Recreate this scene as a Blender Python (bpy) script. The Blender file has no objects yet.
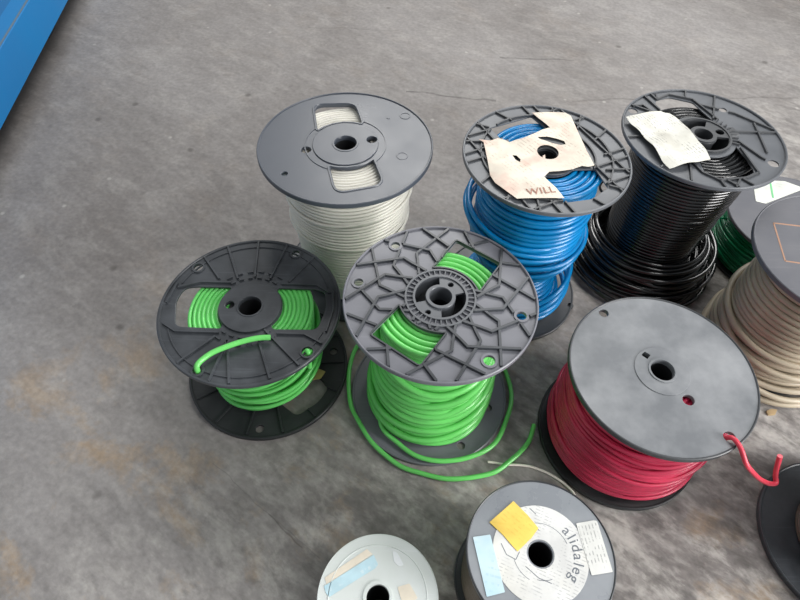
import bpy, bmesh, math, random
from math import sin, cos, pi, radians, atan2, hypot
from mathutils import Vector, Matrix, noise

scene = bpy.context.scene
COL = scene.collection
random.seed(7)

# ------------------------------------------------------------------ materials
def srgb(r, g, b):
    def c(v):
        v /= 255.0
        return v / 12.92 if v <= 0.04045 else ((v + 0.055) / 1.055) ** 2.4
    return (c(r), c(g), c(b), 1.0)

def new_mat(name):
    m = bpy.data.materials.new(name)
    m.use_nodes = True
    nt = m.node_tree
    bs = nt.nodes['Principled BSDF']
    return m, nt, bs

def N(nt, kind, **kw):
    n = nt.nodes.new(kind)
    for k, v in kw.items():
        if k.startswith('i_'):
            n.inputs[k[2:].replace('_', ' ')].default_value = v
        else:
            setattr(n, k, v)
    return n

def ramp(nt, src, p0, p1, c0=(0, 0, 0, 1), c1=(1, 1, 1, 1)):
    r = N(nt, 'ShaderNodeValToRGB')
    r.color_ramp.elements[0].position = p0
    r.color_ramp.elements[0].color = c0
    r.color_ramp.elements[1].position = p1
    r.color_ramp.elements[1].color = c1
    nt.links.new(src, r.inputs['Fac'])
    return r

def mix(nt, fac, a, b, mode='MIX'):
    n = N(nt, 'ShaderNodeMix', data_type='RGBA', blend_type=mode)
    L = nt.links.new
    for sock, v in ((n.inputs['Factor'], fac), (n.inputs['A'] if False else n.inputs[6], a), (n.inputs[7], b)):
        if isinstance(v, (int, float, tuple)):
            sock.default_value = v
        else:
            L(v, sock)
    return n.outputs[2]

def plastic(name, base, dust=None, dust_amt=0.35, rough=0.4, scale=9.0, bump=0.0, spec=0.5, streak=True):
    """moulded plastic with scuffs and a dusty film"""
    m, nt, bs = new_mat(name)
    L = nt.links.new
    tc = N(nt, 'ShaderNodeTexCoord')
    n1 = N(nt, 'ShaderNodeTexNoise', i_Scale=scale, i_Detail=6.0, i_Roughness=0.6)
    L(tc.outputs['Object'], n1.inputs['Vector'])
    r1 = ramp(nt, n1.outputs['Fac'], 0.38, 0.68)
    d = dust or tuple(min(1, c * 2.2 + 0.02) for c in base[:3]) + (1,)
    f = N(nt, 'ShaderNodeMath', operation='MULTIPLY')
    f.inputs[1].default_value = dust_amt
    L(r1.outputs['Color'], f.inputs[0])
    col = mix(nt, f.outputs[0], base, d)
    if streak:
        mp = N(nt, 'ShaderNodeMapping')
        mp.inputs['Scale'].default_value = (3.0, 60.0, 3.0)
        mp.inputs['Rotation'].default_value = (0, 0, 0.7)
        L(tc.outputs['Object'], mp.inputs['Vector'])
        n2 = N(nt, 'ShaderNodeTexNoise', i_Scale=4.0, i_Detail=4.0)
        L(mp.outputs[0], n2.inputs['Vector'])
        r2 = ramp(nt, n2.outputs['Fac'], 0.60, 0.72, (0, 0, 0, 1), (0.30, 0.30, 0.30, 1))
        col = mix(nt, r2.outputs['Color'], col, d)
    L(col, bs.inputs['Base Color'])
    rr = ramp(nt, n1.outputs['Fac'], 0.3, 0.7, (rough - 0.08,) * 3 + (1,), (rough + 0.14,) * 3 + (1,))
    L(rr.outputs['Color'], bs.inputs['Roughness'])
    bs.inputs['Specular IOR Level'].default_value = spec
    if bump:
        n3 = N(nt, 'ShaderNodeTexNoise', i_Scale=120.0, i_Detail=3.0)
        L(tc.outputs['Object'], n3.inputs['Vector'])
        b = N(nt, 'ShaderNodeBump', i_Strength=bump, i_Distance=0.002)
        L(n3.outputs['Fac'], b.inputs['Height'])
        L(b.outputs['Normal'], bs.inputs['Normal'])
    return m

def insulation(name, base, var=0.25, rough=0.25, spec=0.5, coat=0.0):
    """glossy PVC wire insulation"""
    m, nt, bs = new_mat(name)
    L = nt.links.new
    tc = N(nt, 'ShaderNodeTexCoord')
    n1 = N(nt, 'ShaderNodeTexNoise', i_Scale=14.0, i_Detail=3.0)
    L(tc.outputs['Object'], n1.inputs['Vector'])
    dk = tuple(c * (1 - var) for c in base[:3]) + (1,)
    lt = tuple(min(1, c * (1 + var)) for c in base[:3]) + (1,)
    r = ramp(nt, n1.outputs['Fac'], 0.3, 0.7, dk, lt)
    L(r.outputs['Color'], bs.inputs['Base Color'])
    bs.inputs['Roughness'].default_value = rough
    bs.inputs['Specular IOR Level'].default_value = spec
    if coat:
        bs.inputs['Coat Weight'].default_value = coat
        bs.inputs['Coat Roughness'].default_value = 0.08
    return m

def paper_mat(name, base, ink=None, ink_scale=(0, 160), ink_amt=0.3, blot=None, blot_amt=0.4, rot=0.0, blot_scale=10.0):
    m, nt, bs = new_mat(name)
    L = nt.links.new
    tc = N(nt, 'ShaderNodeTexCoord')
    n1 = N(nt, 'ShaderNodeTexNoise', i_Scale=25.0, i_Detail=6.0)
    L(tc.outputs['Object'], n1.inputs['Vector'])
    dk = tuple(c * 0.82 for c in base[:3]) + (1,)
    col = ramp(nt, n1.outputs['Fac'], 0.35, 0.6, dk, base).outputs['Color']
    if blot:
        n2 = N(nt, 'ShaderNodeTexNoise', i_Scale=blot_scale, i_Detail=5.0)
        L(tc.outputs['Object'], n2.inputs['Vector'])
        r2 = ramp(nt, n2.outputs['Fac'], 0.48, 0.66, (0, 0, 0, 1), (blot_amt,) * 3 + (1,))
        col = mix(nt, r2.outputs['Color'], col, blot)
    if ink:
        mp = N(nt, 'ShaderNodeMapping')
        mp.inputs['Rotation'].default_value = (0, 0, rot)
        L(tc.outputs['Object'], mp.inputs['Vector'])
        w = N(nt, 'ShaderNodeTexWave', bands_direction='Y', i_Scale=ink_scale[1] / 6.0, i_Distortion=0.6)
        L(mp.outputs[0], w.inputs['Vector'])
        r3 = ramp(nt, w.outputs['Fac'], 0.72, 0.86)
        mp2 = N(nt, 'ShaderNodeMapping')
        mp2.inputs['Scale'].default_value = (220, 60, 1)
        L(mp.outputs[0], mp2.inputs['Vector'])
        n4 = N(nt, 'ShaderNodeTexNoise', i_Scale=1.0, i_Detail=2.0)
        L(mp2.outputs[0], n4.inputs['Vector'])
        r4 = ramp(nt, n4.outputs['Fac'], 0.46, 0.56, (0, 0, 0, 1), (ink_amt,) * 3 + (1,))
        n5 = N(nt, 'ShaderNodeTexNoise', i_Scale=30.0)
        L(tc.outputs['Object'], n5.inputs['Vector'])
        r5 = ramp(nt, n5.outputs['Fac'], 0.45, 0.55)
        f = N(nt, 'ShaderNodeMath', operation='MULTIPLY')
        L(r3.outputs['Color'], f.inputs[0]); L(r4.outputs['Color'], f.inputs[1])
        f2 = N(nt, 'ShaderNodeMath', operation='MULTIPLY')
        L(f.outputs[0], f2.inputs[0]); L(r5.outputs['Color'], f2.inputs[1])
        col = mix(nt, f2.outputs[0], col, ink)
    L(col, bs.inputs['Base Color'])
    bs.inputs['Roughness'].default_value = 0.6
    bs.inputs['Specular IOR Level'].default_value = 0.3
    return m

def flat_mat(name, base, rough=0.5, metallic=0.0):
    m, nt, bs = new_mat(name)
    L = nt.links.new
    tc = N(nt, 'ShaderNodeTexCoord')
    n1 = N(nt, 'ShaderNodeTexNoise', i_Scale=40.0, i_Detail=3.0)
    L(tc.outputs['Object'], n1.inputs['Vector'])
    r = ramp(nt, n1.outputs['Fac'], 0.3, 0.7, tuple(c * 0.85 for c in base[:3]) + (1,), base)
    L(r.outputs['Color'], bs.inputs['Base Color'])
    bs.inputs['Roughness'].default_value = rough
    bs.inputs['Metallic'].default_value = metallic
    return m

# ------------------------------------------------------------------ mesh builder
def circle(r, n=96, cx=0.0, cy=0.0):
    return [(cx + r * cos(2 * pi * i / n), cy + r * sin(2 * pi * i / n)) for i in range(n)]

def rounded(pts, rad, seg=5):
    """round the corners of a polygon; very short edges are left alone"""
    out = []
    n = len(pts)
    for i in range(n):
        p0, p1, p2 = Vector(pts[i - 1]), Vector(pts[i]), Vector(pts[(i + 1) % n])
        a, b = p0 - p1, p2 - p1
        la, lb = a.length, b.length
        if la < 1e-9 or lb < 1e-9:
            continue
        ang = a.angle(b)
        if ang > radians(160):
            out.append(tuple(p1)); continue
        d = min(rad, la * 0.45, lb * 0.45)
        s, e = p1 + a / la * d, p1 + b / lb * d
        for k in range(seg + 1):
            t = k / seg
            q = s * (1 - t) ** 2 + p1 * 2 * t * (1 - t) + e * t * t
            out.append(tuple(q))
    return out

def inside(p, poly):
    x, y = p
    c = False
    n = len(poly)
    j = n - 1
    for i in range(n):
        xi, yi = poly[i]; xj, yj = poly[j]
        if (yi > y) != (yj > y) and x < (xj - xi) * (y - yi) / (yj - yi + 1e-12) + xi:
            c = not c
        j = i
    return c

class MB:
    def __init__(self):
        self.bm = bmesh.new()
    def plate(self, outline, holes, z0, z1, bevel=0.0008, subdiv=0, wobble=0.0, seed=0.0):
        cu = bpy.data.curves.new('t', 'CURVE')
        cu.dimensions = '2D'; cu.fill_mode = 'BOTH'
        for poly in [outline] + list(holes):
            sp = cu.splines.new('POLY')
            sp.points.add(len(poly) - 1)
            for k, (x, y) in enumerate(poly):
                sp.points[k].co = (x, y, 0, 1)
            sp.use_cyclic_u = True
        half = (z1 - z0) / 2
        bevel = min(bevel, half * 0.6)
        cu.bevel_depth = bevel; cu.bevel_resolution = 1
        cu.extrude = max(half - bevel, 0)
        cu.offset = -bevel
        ob = bpy.data.objects.new('t', cu)
        me = bpy.data.meshes.new_from_object(ob)
        for v in me.vertices:
            v.co.z += (z0 + z1) / 2
        before = set(self.bm.verts)
        tmp = bmesh.new(); tmp.from_mesh(me)
        bmesh.ops.remove_doubles(tmp, verts=tmp.verts, dist=1e-6)
        if subdiv:
            bmesh.ops.subdivide_edges(tmp, edges=[e for e in tmp.edges if e.calc_length() > 0.012], cuts=subdiv, use_grid_fill=True)
        if wobble:
            for v in tmp.verts:
                v.co.z += wobble * (noise.noise(Vector((v.co.x * 28 + seed, v.co.y * 28, seed))) + 0.6)
        me2 = bpy.data.meshes.new('t2'); tmp.to_mesh(me2); tmp.free()
        self.bm.from_mesh(me2)
        bpy.data.objects.remove(ob); bpy.data.curves.remove(cu)
        bpy.data.meshes.remove(me); bpy.data.meshes.remove(me2)
        return self
    def lathe(self, prof, n=96, cx=0, cy=0, closed=True):
        rows = []
        for r, z in prof:
            rows.append([self.bm.verts.new((cx + r * cos(2 * pi * i / n), cy + r * sin(2 * pi * i / n), z)) for i in range(n)])
        m = len(rows)
        for k in range(m if closed else m - 1):
            a, b = rows[k], rows[(k + 1) % m]
            for i in range(n):
                self.bm.faces.new((a[i], a[(i + 1) % n], b[(i + 1) % n], b[i]))
        return self
    def sweep(self, pts, prof, cyclic=False, cap=True, up=None):
        """sweep a 2D profile (list of (u,v)) along 3D points"""
        P = [Vector(p) for p in pts]
        n = len(P)
        rows = []
        nrm = None
        for i in range(n):
            if cyclic:
                t = P[(i + 1) % n] - P[i - 1]
            else:
                t = P[min(i + 1, n - 1)] - P[max(i - 1, 0)]
            if t.length < 1e-9:
                t = Vector((1, 0, 0))
            t.normalize()
            if up is not None:
                nn = Vector(up)
            elif nrm is None:
                nn = Vector((0, 0, 1)) if abs(t.z) < 0.9 else Vector((1, 0, 0))
            else:
                nn = nrm
            nn = (nn - t * nn.dot(t)).normalized()
            nrm = nn
            bn = t.cross(nn)
            rows.append([self.bm.verts.new(P[i] + bn * u + nn * v) for u, v in prof])
        m = len(prof)
        for i in range(n if cyclic else n - 1):
            a, b = rows[i], rows[(i + 1) % n]
            for k in range(m):
                self.bm.faces.new((a[k], a[(k + 1) % m], b[(k + 1) % m], b[k]))
        if cap and not cyclic:
            self.bm.faces.new(rows[0]); self.bm.faces.new(list(reversed(rows[-1])))
        return self
    def tube(self, pts, r, n=8, cyclic=False):
        prof = [(r * cos(2 * pi * k / n), r * sin(2 * pi * k / n)) for k in range(n)]
        return self.sweep(pts, prof, cyclic)
    def rib(self, pts, w, z0, z1, avoid=(), rmax=None, rmin=None):
        """raised bar along a flat polyline, interrupted over the openings"""
        fine = []
        for a, b in zip(pts[:-1], pts[1:]):
            L = hypot(b[0] - a[0], b[1] - a[1])
            k = max(2, int(L / 0.0035))
            for i in range(k):
                t = i / k
                fine.append((a[0] + (b[0] - a[0]) * t, a[1] + (b[1] - a[1]) * t))
        fine.append(tuple(pts[-1][:2]))
        run = []
        def flush():
            if len(run) > 2:
                prof = [(-w / 2, z0), (w / 2, z0), (w / 2 * 0.75, z1), (-w / 2 * 0.75, z1)]
                self.sweep([(x, y, 0) for x, y in run], prof, up=(0, 0, 1))
            run.clear()
        for q in fine:
            r = hypot(*q)
            if any(inside(q, h) for h in avoid) or (rmax and r > rmax) or (rmin and r < rmin):
                flush()
            else:
                run.append(q)
        flush()
        return self
    def box(self, x0, x1, y0, y1, z0, z1):
        v = [self.bm.verts.new((x, y, z)) for z in (z0, z1) for x, y in ((x0, y0), (x1, y0), (x1, y1), (x0, y1))]
        for f in ((0, 3, 2, 1), (4, 5, 6, 7), (0, 1, 5, 4), (1, 2, 6, 5), (2, 3, 7, 6), (3, 0, 4, 7)):
            self.bm.faces.new([v[i] for i in f])
        return self
    def build(self, name, mat, parent=None, smooth=True, angle=None, label=None):
        if angle is None:
            angle = 85 if ('wire' in name or 'loop' in name) else 22
        bmesh.ops.recalc_face_normals(self.bm, faces=self.bm.faces)
        me = bpy.data.meshes.new(name)
        self.bm.to_mesh(me); self.bm.free()
        me.materials.append(mat)
        if smooth:
            me.polygons.foreach_set('use_smooth', [True] * len(me.polygons))
            me.set_sharp_from_angle(angle=radians(angle))
        o = bpy.data.objects.new(name, me)
        COL.objects.link(o)
        if parent is not None:
            o.parent = parent
        if label:
            o['label'] = label
        return o

def spline(pts, k=6, cyclic=False):
    """Catmull-Rom through 3D points"""
    P = [Vector(p) for p in pts]
    n = len(P)
    out = []
    for i in range(n if cyclic else n - 1):
        if cyclic:
            a, b, c, d = P[i - 1], P[i], P[(i + 1) % n], P[(i + 2) % n]
        else:
            a, b, c, d = P[max(i - 1, 0)], P[i], P[i + 1], P[min(i + 2, n - 1)]
        for s in range(k):
            t = s / k
            out.append(0.5 * ((2 * b) + (c - a) * t + (2 * a - 5 * b + 4 * c - d) * t * t + (3 * b - a - 3 * c + d) * t ** 3))
    if not cyclic:
        out.append(P[-1])
    return out

def interp(prof, z):
    if z <= prof[0][0]:
        return prof[0][1]
    for (a, ra), (b, rb) in zip(prof[:-1], prof[1:]):
        if z <= b:
            return ra + (rb - ra) * (z - a) / (b - a)
    return prof[-1][1]

def winding(prof, rw, z0, z1, jr=0.0, jz=0.0, tilt=0.0, seg=64, seed=1, nside=7, pitch=2.0, core=0.04, top_rings=True, rtop=None, fill_gap=0.9, ring_rw=None):
    """one continuous wire wound layer by layer on a drum: helix following a profile,
       a filled body behind it and the concentric turns seen under the top flange"""
    rnd = random.Random(seed)
    mb = MB()
    turns = int((z1 - z0 - 2 * rw) / (pitch * rw))
    offs = [rnd.uniform(-1, 1) for _ in range(turns + 3)]
    offz = [rnd.uniform(-1, 1) for _ in range(turns + 3)]
    tl = [rnd.uniform(-1, 1) * tilt for _ in range(turns + 3)]
    tp = [rnd.uniform(0, 2 * pi) for _ in range(turns + 3)]
    pts = []
    for i in range(turns * seg + 1):
        t = i / seg
        k = int(t); f = t - k
        f = f * f * (3 - 2 * f)
        th = 2 * pi * t
        zz = z0 + rw + t * pitch * rw
        o = offs[k] * (1 - f) + offs[k + 1] * f
        oz = offz[k] * (1 - f) + offz[k + 1] * f
        tlt = (tl[k] * cos(th + tp[k])) * (1 - f) + (tl[k + 1] * cos(th + tp[k + 1])) * f
        r = interp(prof, zz) - rw + jr * o
        z = min(max(zz + jz * oz + tlt, z0 + rw), z1 - rw)
        pts.append((r * cos(th), r * sin(th), z))
    mb.tube(pts, rw, nside)
    # the layers underneath
    m = 24
    pr = [(core, z0 + rw)]
    for i in range(m + 1):
        z = z0 + rw + (z1 - z0 - 2 * rw) * i / m
        pr.append((interp(prof, z) - rw * (1 + fill_gap) - jr, z))
    pr.append((core, z1 - rw))
    mb.lathe(pr, 64)
    if top_rings:
        q = ring_rw or rw
        r = core + q
        rt = rtop or interp(prof, z1)
        while r < rt - q * 0.5:
            a0 = rnd.uniform(0, 6.28)
            mb.tube([(r * cos(a0 + 2 * pi * i / 64), r * sin(a0 + 2 * pi * i / 64), z1 - q + rnd.uniform(-.3, .0) * q * 0.3 - abs(r - (core + rt) / 2) * 0.03) for i in range(64)], q, nside, True)
            r += q * 2.12
    return mb

def loops(mb, lst, rw, seg=72, nside=7, seed=3):
    """loose turns: (cx, cy, z, radius, tilt, tilt direction)"""
    rnd = random.Random(seed)
    for cx, cy, z, r, tilt, td in lst:
        ph = rnd.uniform(0, 6.28)
        mb.tube([(cx + r * (1 + .012 * sin(3 * t + ph)) * cos(t), cy + r * (1 + .012 * sin(3 * t + ph)) * sin(t), max(z + tilt * cos(t - td) + .0012 * sin(5 * t + ph), rw * 1.02 + 0.0005))
                 for t in [2 * pi * i / seg for i in range(seg)]], rw, nside, True)
    return mb

def lettering(name, items, z, mat, parent, extrude=0.00012):
    """items: (text, x, y, rotation, size)"""
    mb = MB()
    for txt, x, y, rot, size in items:
        cu = bpy.data.curves.new('t', 'FONT')
        cu.body = txt; cu.size = size; cu.extrude = extrude
        cu.align_x = 'CENTER'; cu.align_y = 'CENTER'
        cu.resolution_u = 3
        ob = bpy.data.objects.new('t', cu)
        me = bpy.data.meshes.new_from_object(ob)
        me.transform(Matrix.Translation((x, y, z)) @ Matrix.Rotation(rot, 4, 'Z'))
        mb.bm.from_mesh(me)
        bpy.data.objects.remove(ob); bpy.data.curves.remove(cu); bpy.data.meshes.remove(me)
    return mb.build(name, mat, parent, smooth=False)

def thing(name, loc, label, cat, rot=(0, 0, 0), group=None):
    o = bpy.data.objects.new(name, None)
    o.empty_display_size = 0.05
    COL.objects.link(o)
    o.location = loc; o.rotation_euler = rot
    o['label'] = label; o['category'] = cat
    if group:
        o['group'] = group
    return o

def U(pts, R):
    return [(x * R, y * R) for x, y in pts]

def arc(r, a0, a1, n=12):
    return [(r * cos(radians(a0 + (a1 - a0) * i / n)), r * sin(radians(a0 + (a1 - a0) * i / n))) for i in range(n + 1)]

def rim(mb, R, z0, z1, w=0.004, up=0.002, down=0.001):
    """thick moulded edge of a flange"""
    r0, r1 = R - w, R
    b = 0.0012
    mb.lathe([(r0, z0 - down), (r1 - b, z0 - down), (r1, z0 - down + b), (r1, z1 + up - b), (r1 - b, z1 + up), (r0 + b, z1 + up), (r0, z1 + up - b)], 128)

def core_tube(root, r_in, r_out, z0, z1, mat):
    mb = MB()
    mb.lathe([(r_in, z0), (r_out, z0), (r_out, z1), (r_in, z1)], 64)
    return mb.build('core', mat, root)

GROUP = 'wire spools on the concrete floor'

# ------------------------------------------------------------------ palette
P_slate   = plastic('slate_plastic', srgb(68, 73, 82), srgb(96, 101, 110), 0.4, 0.32, 5, spec=0.6, streak=False)
P_black   = plastic('black_plastic', srgb(50, 53, 57), srgb(94, 98, 104), 0.6, 0.34, 8, spec=0.5)
P_soot    = plastic('soot_black_plastic', srgb(38, 40, 42), srgb(70, 72, 74), 0.4, 0.45, 8, spec=0.4)
P_grey    = plastic('mid_grey_plastic', srgb(112, 113, 120), srgb(138, 139, 147), 0.4, 0.36, 9, spec=0.5)
P_web     = plastic('charcoal_plastic', srgb(88, 91, 96), srgb(118, 121, 126), 0.4, 0.33, 9, spec=0.5)
P_pale    = plastic('scuffed_grey_plastic', srgb(112, 115, 119), srgb(150, 152, 155), 0.9, 0.40, 11, spec=0.5, streak=False)
P_dusk    = plastic('dull_grey_plastic', srgb(100, 101, 107), srgb(126, 125, 128), 0.4, 0.42, 8, spec=0.4)
P_edge    = plastic('dark_grey_plastic', srgb(62, 64, 67), srgb(90, 92, 95), 0.4, 0.4, 8)
P_hub     = plastic('core_plastic', srgb(34, 35, 37), srgb(60, 60, 60), 0.3, 0.5, 8, streak=False)
P_white   = plastic('white_plastic', srgb(212, 218, 214), srgb(228, 232, 234), 0.5, 0.35, 10, spec=0.5)
P_clear   = plastic('pale_grey_plastic', srgb(134, 138, 144), srgb(160, 164, 168), 0.7, 0.3, 8, spec=0.5, streak=False)

W_ivory = insulation('ivory_wire', srgb(224, 221, 211), 0.12, 0.33)
W_green = insulation('green_wire', srgb(104, 206, 104), 0.10, 0.28)
W_green_b = insulation('bright_green_wire', srgb(112, 212, 108), 0.10, 0.24)
W_blue  = insulation('blue_wire', srgb(0, 122, 184), 0.2, 0.25)
W_black = insulation('black_wire', srgb(22, 23, 25), 0.2, 0.16, 0.6, 0.3)
W_red   = insulation('red_wire', srgb(204, 52, 86), 0.2, 0.33)
W_redb  = insulation('bright_red_wire', srgb(222, 64, 84), 0.08, 0.35)
W_dgreen = insulation('dark_green_wire', srgb(18, 124, 80), 0.3, 0.22)
W_beige = insulation('beige_wire', srgb(186, 174, 152), 0.12, 0.42)
W_brown = insulation('brown_wire', srgb(98, 90, 80), 0.15, 0.45)
W_cream = insulation('cream_wire', srgb(240, 234, 222), 0.04, 0.4)

# ------------------------------------------------------------------ floor
def make_floor():
    m, nt, bs = new_mat('stained_concrete')
    L = nt.links.new
    tc = N(nt, 'ShaderNodeTexCoord')
    obj = tc.outputs['Object']
    big = N(nt, 'ShaderNodeTexNoise', i_Scale=1.6, i_Detail=6.0, i_Roughness=0.6, i_Distortion=0.3)
    L(obj, big.inputs['Vector'])
    col = ramp(nt, big.outputs['Fac'], 0.36, 0.64, srgb(125, 120, 117), srgb(150, 146, 144)).outputs['Color']
    def streaky(scale, rot, loc, sc, detail=7.0, rough=0.68):
        mp = N(nt, 'ShaderNodeMapping', vector_type='TEXTURE')
        mp.inputs['Rotation'].default_value = (0, 0, radians(-rot))
        mp.inputs['Location'].default_value = loc
        mp.inputs['Scale'].default_value = scale
        L(obj, mp.inputs['Vector'])
        n = N(nt, 'ShaderNodeTexNoise', i_Scale=sc, i_Detail=detail, i_Roughness=rough, i_Distortion=0.25)
        L(mp.outputs[0], n.inputs['Vector'])
        return n.outputs['Fac']
    # the trodden, greasy area where the spools stand has stronger marks than the open floor
    sepa = N(nt, 'ShaderNodeSeparateXYZ'); L(obj, sepa.inputs[0])
    zn = N(nt, 'ShaderNodeMath', operation='MULTIPLY_ADD')   # grows towards the busy corner
    L(sepa.outputs['X'], zn.inputs[0]); zn.inputs[1].default_value = 0.75
    neg = N(nt, 'ShaderNodeMath', operation='MULTIPLY'); L(sepa.outputs['Y'], neg.inputs[0]); neg.inputs[1].default_value = -0.9
    L(neg.outputs[0], zn.inputs[2])
    zone = N(nt, 'ShaderNodeMapRange'); zone.inputs['From Min'].default_value = -.75; zone.inputs['From Max'].default_value = 0.05
    zone.inputs['To Min'].default_value = 0.22; zone.inputs['To Max'].default_value = 1.0
    L(zn.outputs[0], zone.inputs['Value'])
    def zoned(c):
        f = N(nt, 'ShaderNodeMath', operation='MULTIPLY')
        L(c, f.inputs[0]); L(zone.outputs[0], f.inputs[1])
        return f.outputs[0]
    # tan rusty patches
    t = streaky((1.3, .95, 1), 38, (4.3, 1.2, 0), 6.5)
    tr = ramp(nt, t, 0.53, 0.66, (0, 0, 0, 1), (0.75,) * 3 + (1,))
    near = N(nt, 'ShaderNodeMapRange'); near.inputs['From Min'].default_value = 0.85; near.inputs['From Max'].default_value = 0.45
    near.inputs['To Min'].default_value = 0.12
    L(sepa.outputs['Y'], near.inputs['Value'])
    tf = N(nt, 'ShaderNodeMath', operation='MULTIPLY')
    L(tr.outputs['Color'], tf.inputs[0]); L(near.outputs[0], tf.inputs[1])
    col = mix(nt, tf.outputs[0], col, srgb(160, 138, 112))
    # pale rubbed patches and dark grease
    a = streaky((1.5, .9, 1), 35, (0.4, 2.2, 0), 12.0)
    ar = ramp(nt, a, 0.50, 0.62, (0, 0, 0, 1), (0.75,) * 3 + (1,))
    col = mix(nt, zoned(ar.outputs['Color']), col, srgb(194, 190, 184))
    g = streaky((1.5, .9, 1), 35, (2.1, 0.7, 0), 13.0)
    gr = ramp(nt, g, 0.50, 0.64, (0, 0, 0, 1), (0.6,) * 3 + (1,))
    col = mix(nt, zoned(gr.outputs['Color']), col, srgb(82, 79, 77))
    # fine brushed mottling
    st = streaky((2.2, .9, 1), 35, (0, 0, 0), 42.0, 5.0, 0.6)
    sr = ramp(nt, st, 0.50, 0.66, (0, 0, 0, 1), (0.55,) * 3 + (1,))
    col = mix(nt, zoned(sr.outputs['Color']), col, srgb(186, 182, 177))
    sd = ramp(nt, st, 0.34, 0.49, (0.6,) * 3 + (1,), (0, 0, 0, 1))
    col = mix(nt, zoned(sd.outputs['Color']), col, srgb(92, 88, 85))
    # small specks: pale chips, dark oil spots
    v = N(nt, 'ShaderNodeTexVoronoi', i_Scale=11.0)
    L(obj, v.inputs['Vector'])
    vr = ramp(nt, v.outputs['Distance'], 0.035, 0.075, (0.6,) * 3 + (1,), (0, 0, 0, 1))
    col = mix(nt, vr.outputs['Color'], col, srgb(184, 180, 174))
    mp4 = N(nt, 'ShaderNodeMapping'); mp4.inputs['Location'].default_value = (1.7, 3.1, 0)
    L(obj, mp4.inputs['Vector'])
    v2 = N(nt, 'ShaderNodeTexVoronoi', i_Scale=6.0)
    L(mp4.outputs[0], v2.inputs['Vector'])
    vr2 = ramp(nt, v2.outputs['Distance'], 0.03, 0.07, (0.6,) * 3 + (1,), (0, 0, 0, 1))
    col = mix(nt, vr2.outputs['Color'], col, srgb(84, 80, 76))
    fine = N(nt, 'ShaderNodeTexNoise', i_Scale=90.0, i_Detail=5.0)
    L(obj, fine.inputs['Vector'])
    fr = ramp(nt, fine.outputs['Fac'], 0.3, 0.7, (0.86,) * 3 + (1,), (1.1,) * 3 + (1,))
    col = mix(nt, 1.0, col, fr.outputs['Color'], 'MULTIPLY')
    # scratches and hairline cracks
    sep = N(nt, 'ShaderNodeSeparateXYZ'); L(obj, sep.inputs[0])
    def M(op, a, b=None):
        n = N(nt, 'ShaderNodeMath', operation=op)
        for i, q in enumerate((a, b)):
            if q is None: continue
            if isinstance(q, (int, float)): n.inputs[i].default_value = q
            else: L(q, n.inputs[i])
        return n.outputs[0]
    wob = N(nt, 'ShaderNodeTexNoise', i_Scale=9.0, i_Detail=4.0); L(obj, wob.inputs['Vector'])
    brk = N(nt, 'ShaderNodeTexNoise', i_Scale=30.0, i_Detail=3.0); L(obj, brk.inputs['Vector'])
    for (x0, y0, x1, y1, w, amt) in ((0.0, 1.545, 0.27, 1.512, .006, .75), (0.5, 1.525, 1.20, 1.575, .006, .5), (-0.34, 1.905, -0.03, 1.90, .004, .35),
                                     (0.30, 1.75, 0.54, 1.745, .006, .6), (-0.215, 0.292, -0.15, 0.236, .002, .7), (-.33, .38, -.12, .22, .0015, .4)):
        k = (y1 - y0) / (x1 - x0)
        dy = M('SUBTRACT', sep.outputs['Y'], M('ADD', M('MULTIPLY', M('SUBTRACT', sep.outputs['X'], x0), k), y0 - 0.02))
        dy = M('ABSOLUTE', M('SUBTRACT', dy, M('MULTIPLY', wob.outputs['Fac'], 0.04)))
        line = M('LESS_THAN', dy, w)
        soft = M('SUBTRACT', 1.0, M('MINIMUM', M('DIVIDE', dy, w), 1.0))
        rng = M('MULTIPLY', M('GREATER_THAN', sep.outputs['X'], x0), M('LESS_THAN', sep.outputs['X'], x1))
        f = M('MULTIPLY', M('MULTIPLY', M('MULTIPLY', soft, rng), amt), M('MINIMUM', M('MULTIPLY', brk.outputs['Fac'], 1.5), 1.0))
        col = mix(nt, f, col, srgb(62, 58, 55))
    # shade under the blue platform's edge painted into the floor, with dirt clumps
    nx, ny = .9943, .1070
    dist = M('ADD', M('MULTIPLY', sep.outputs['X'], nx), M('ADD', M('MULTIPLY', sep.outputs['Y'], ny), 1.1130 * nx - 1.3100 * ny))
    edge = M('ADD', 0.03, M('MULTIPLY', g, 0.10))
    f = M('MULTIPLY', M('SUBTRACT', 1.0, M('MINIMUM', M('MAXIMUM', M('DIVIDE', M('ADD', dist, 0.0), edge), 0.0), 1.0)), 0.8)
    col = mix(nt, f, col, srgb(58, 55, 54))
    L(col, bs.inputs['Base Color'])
    bs.inputs['Roughness'].default_value = 0.62
    bs.inputs['Specular IOR Level'].default_value = 0.35
    b = N(nt, 'ShaderNodeBump', i_Strength=0.25, i_Distance=0.002)
    L(fine.outputs['Fac'], b.inputs['Height']); L(b.outputs['Normal'], bs.inputs['Normal'])
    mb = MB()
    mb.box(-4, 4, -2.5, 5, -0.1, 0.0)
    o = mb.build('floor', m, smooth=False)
    o['kind'] = 'structure'
    return o
make_floor()

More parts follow.
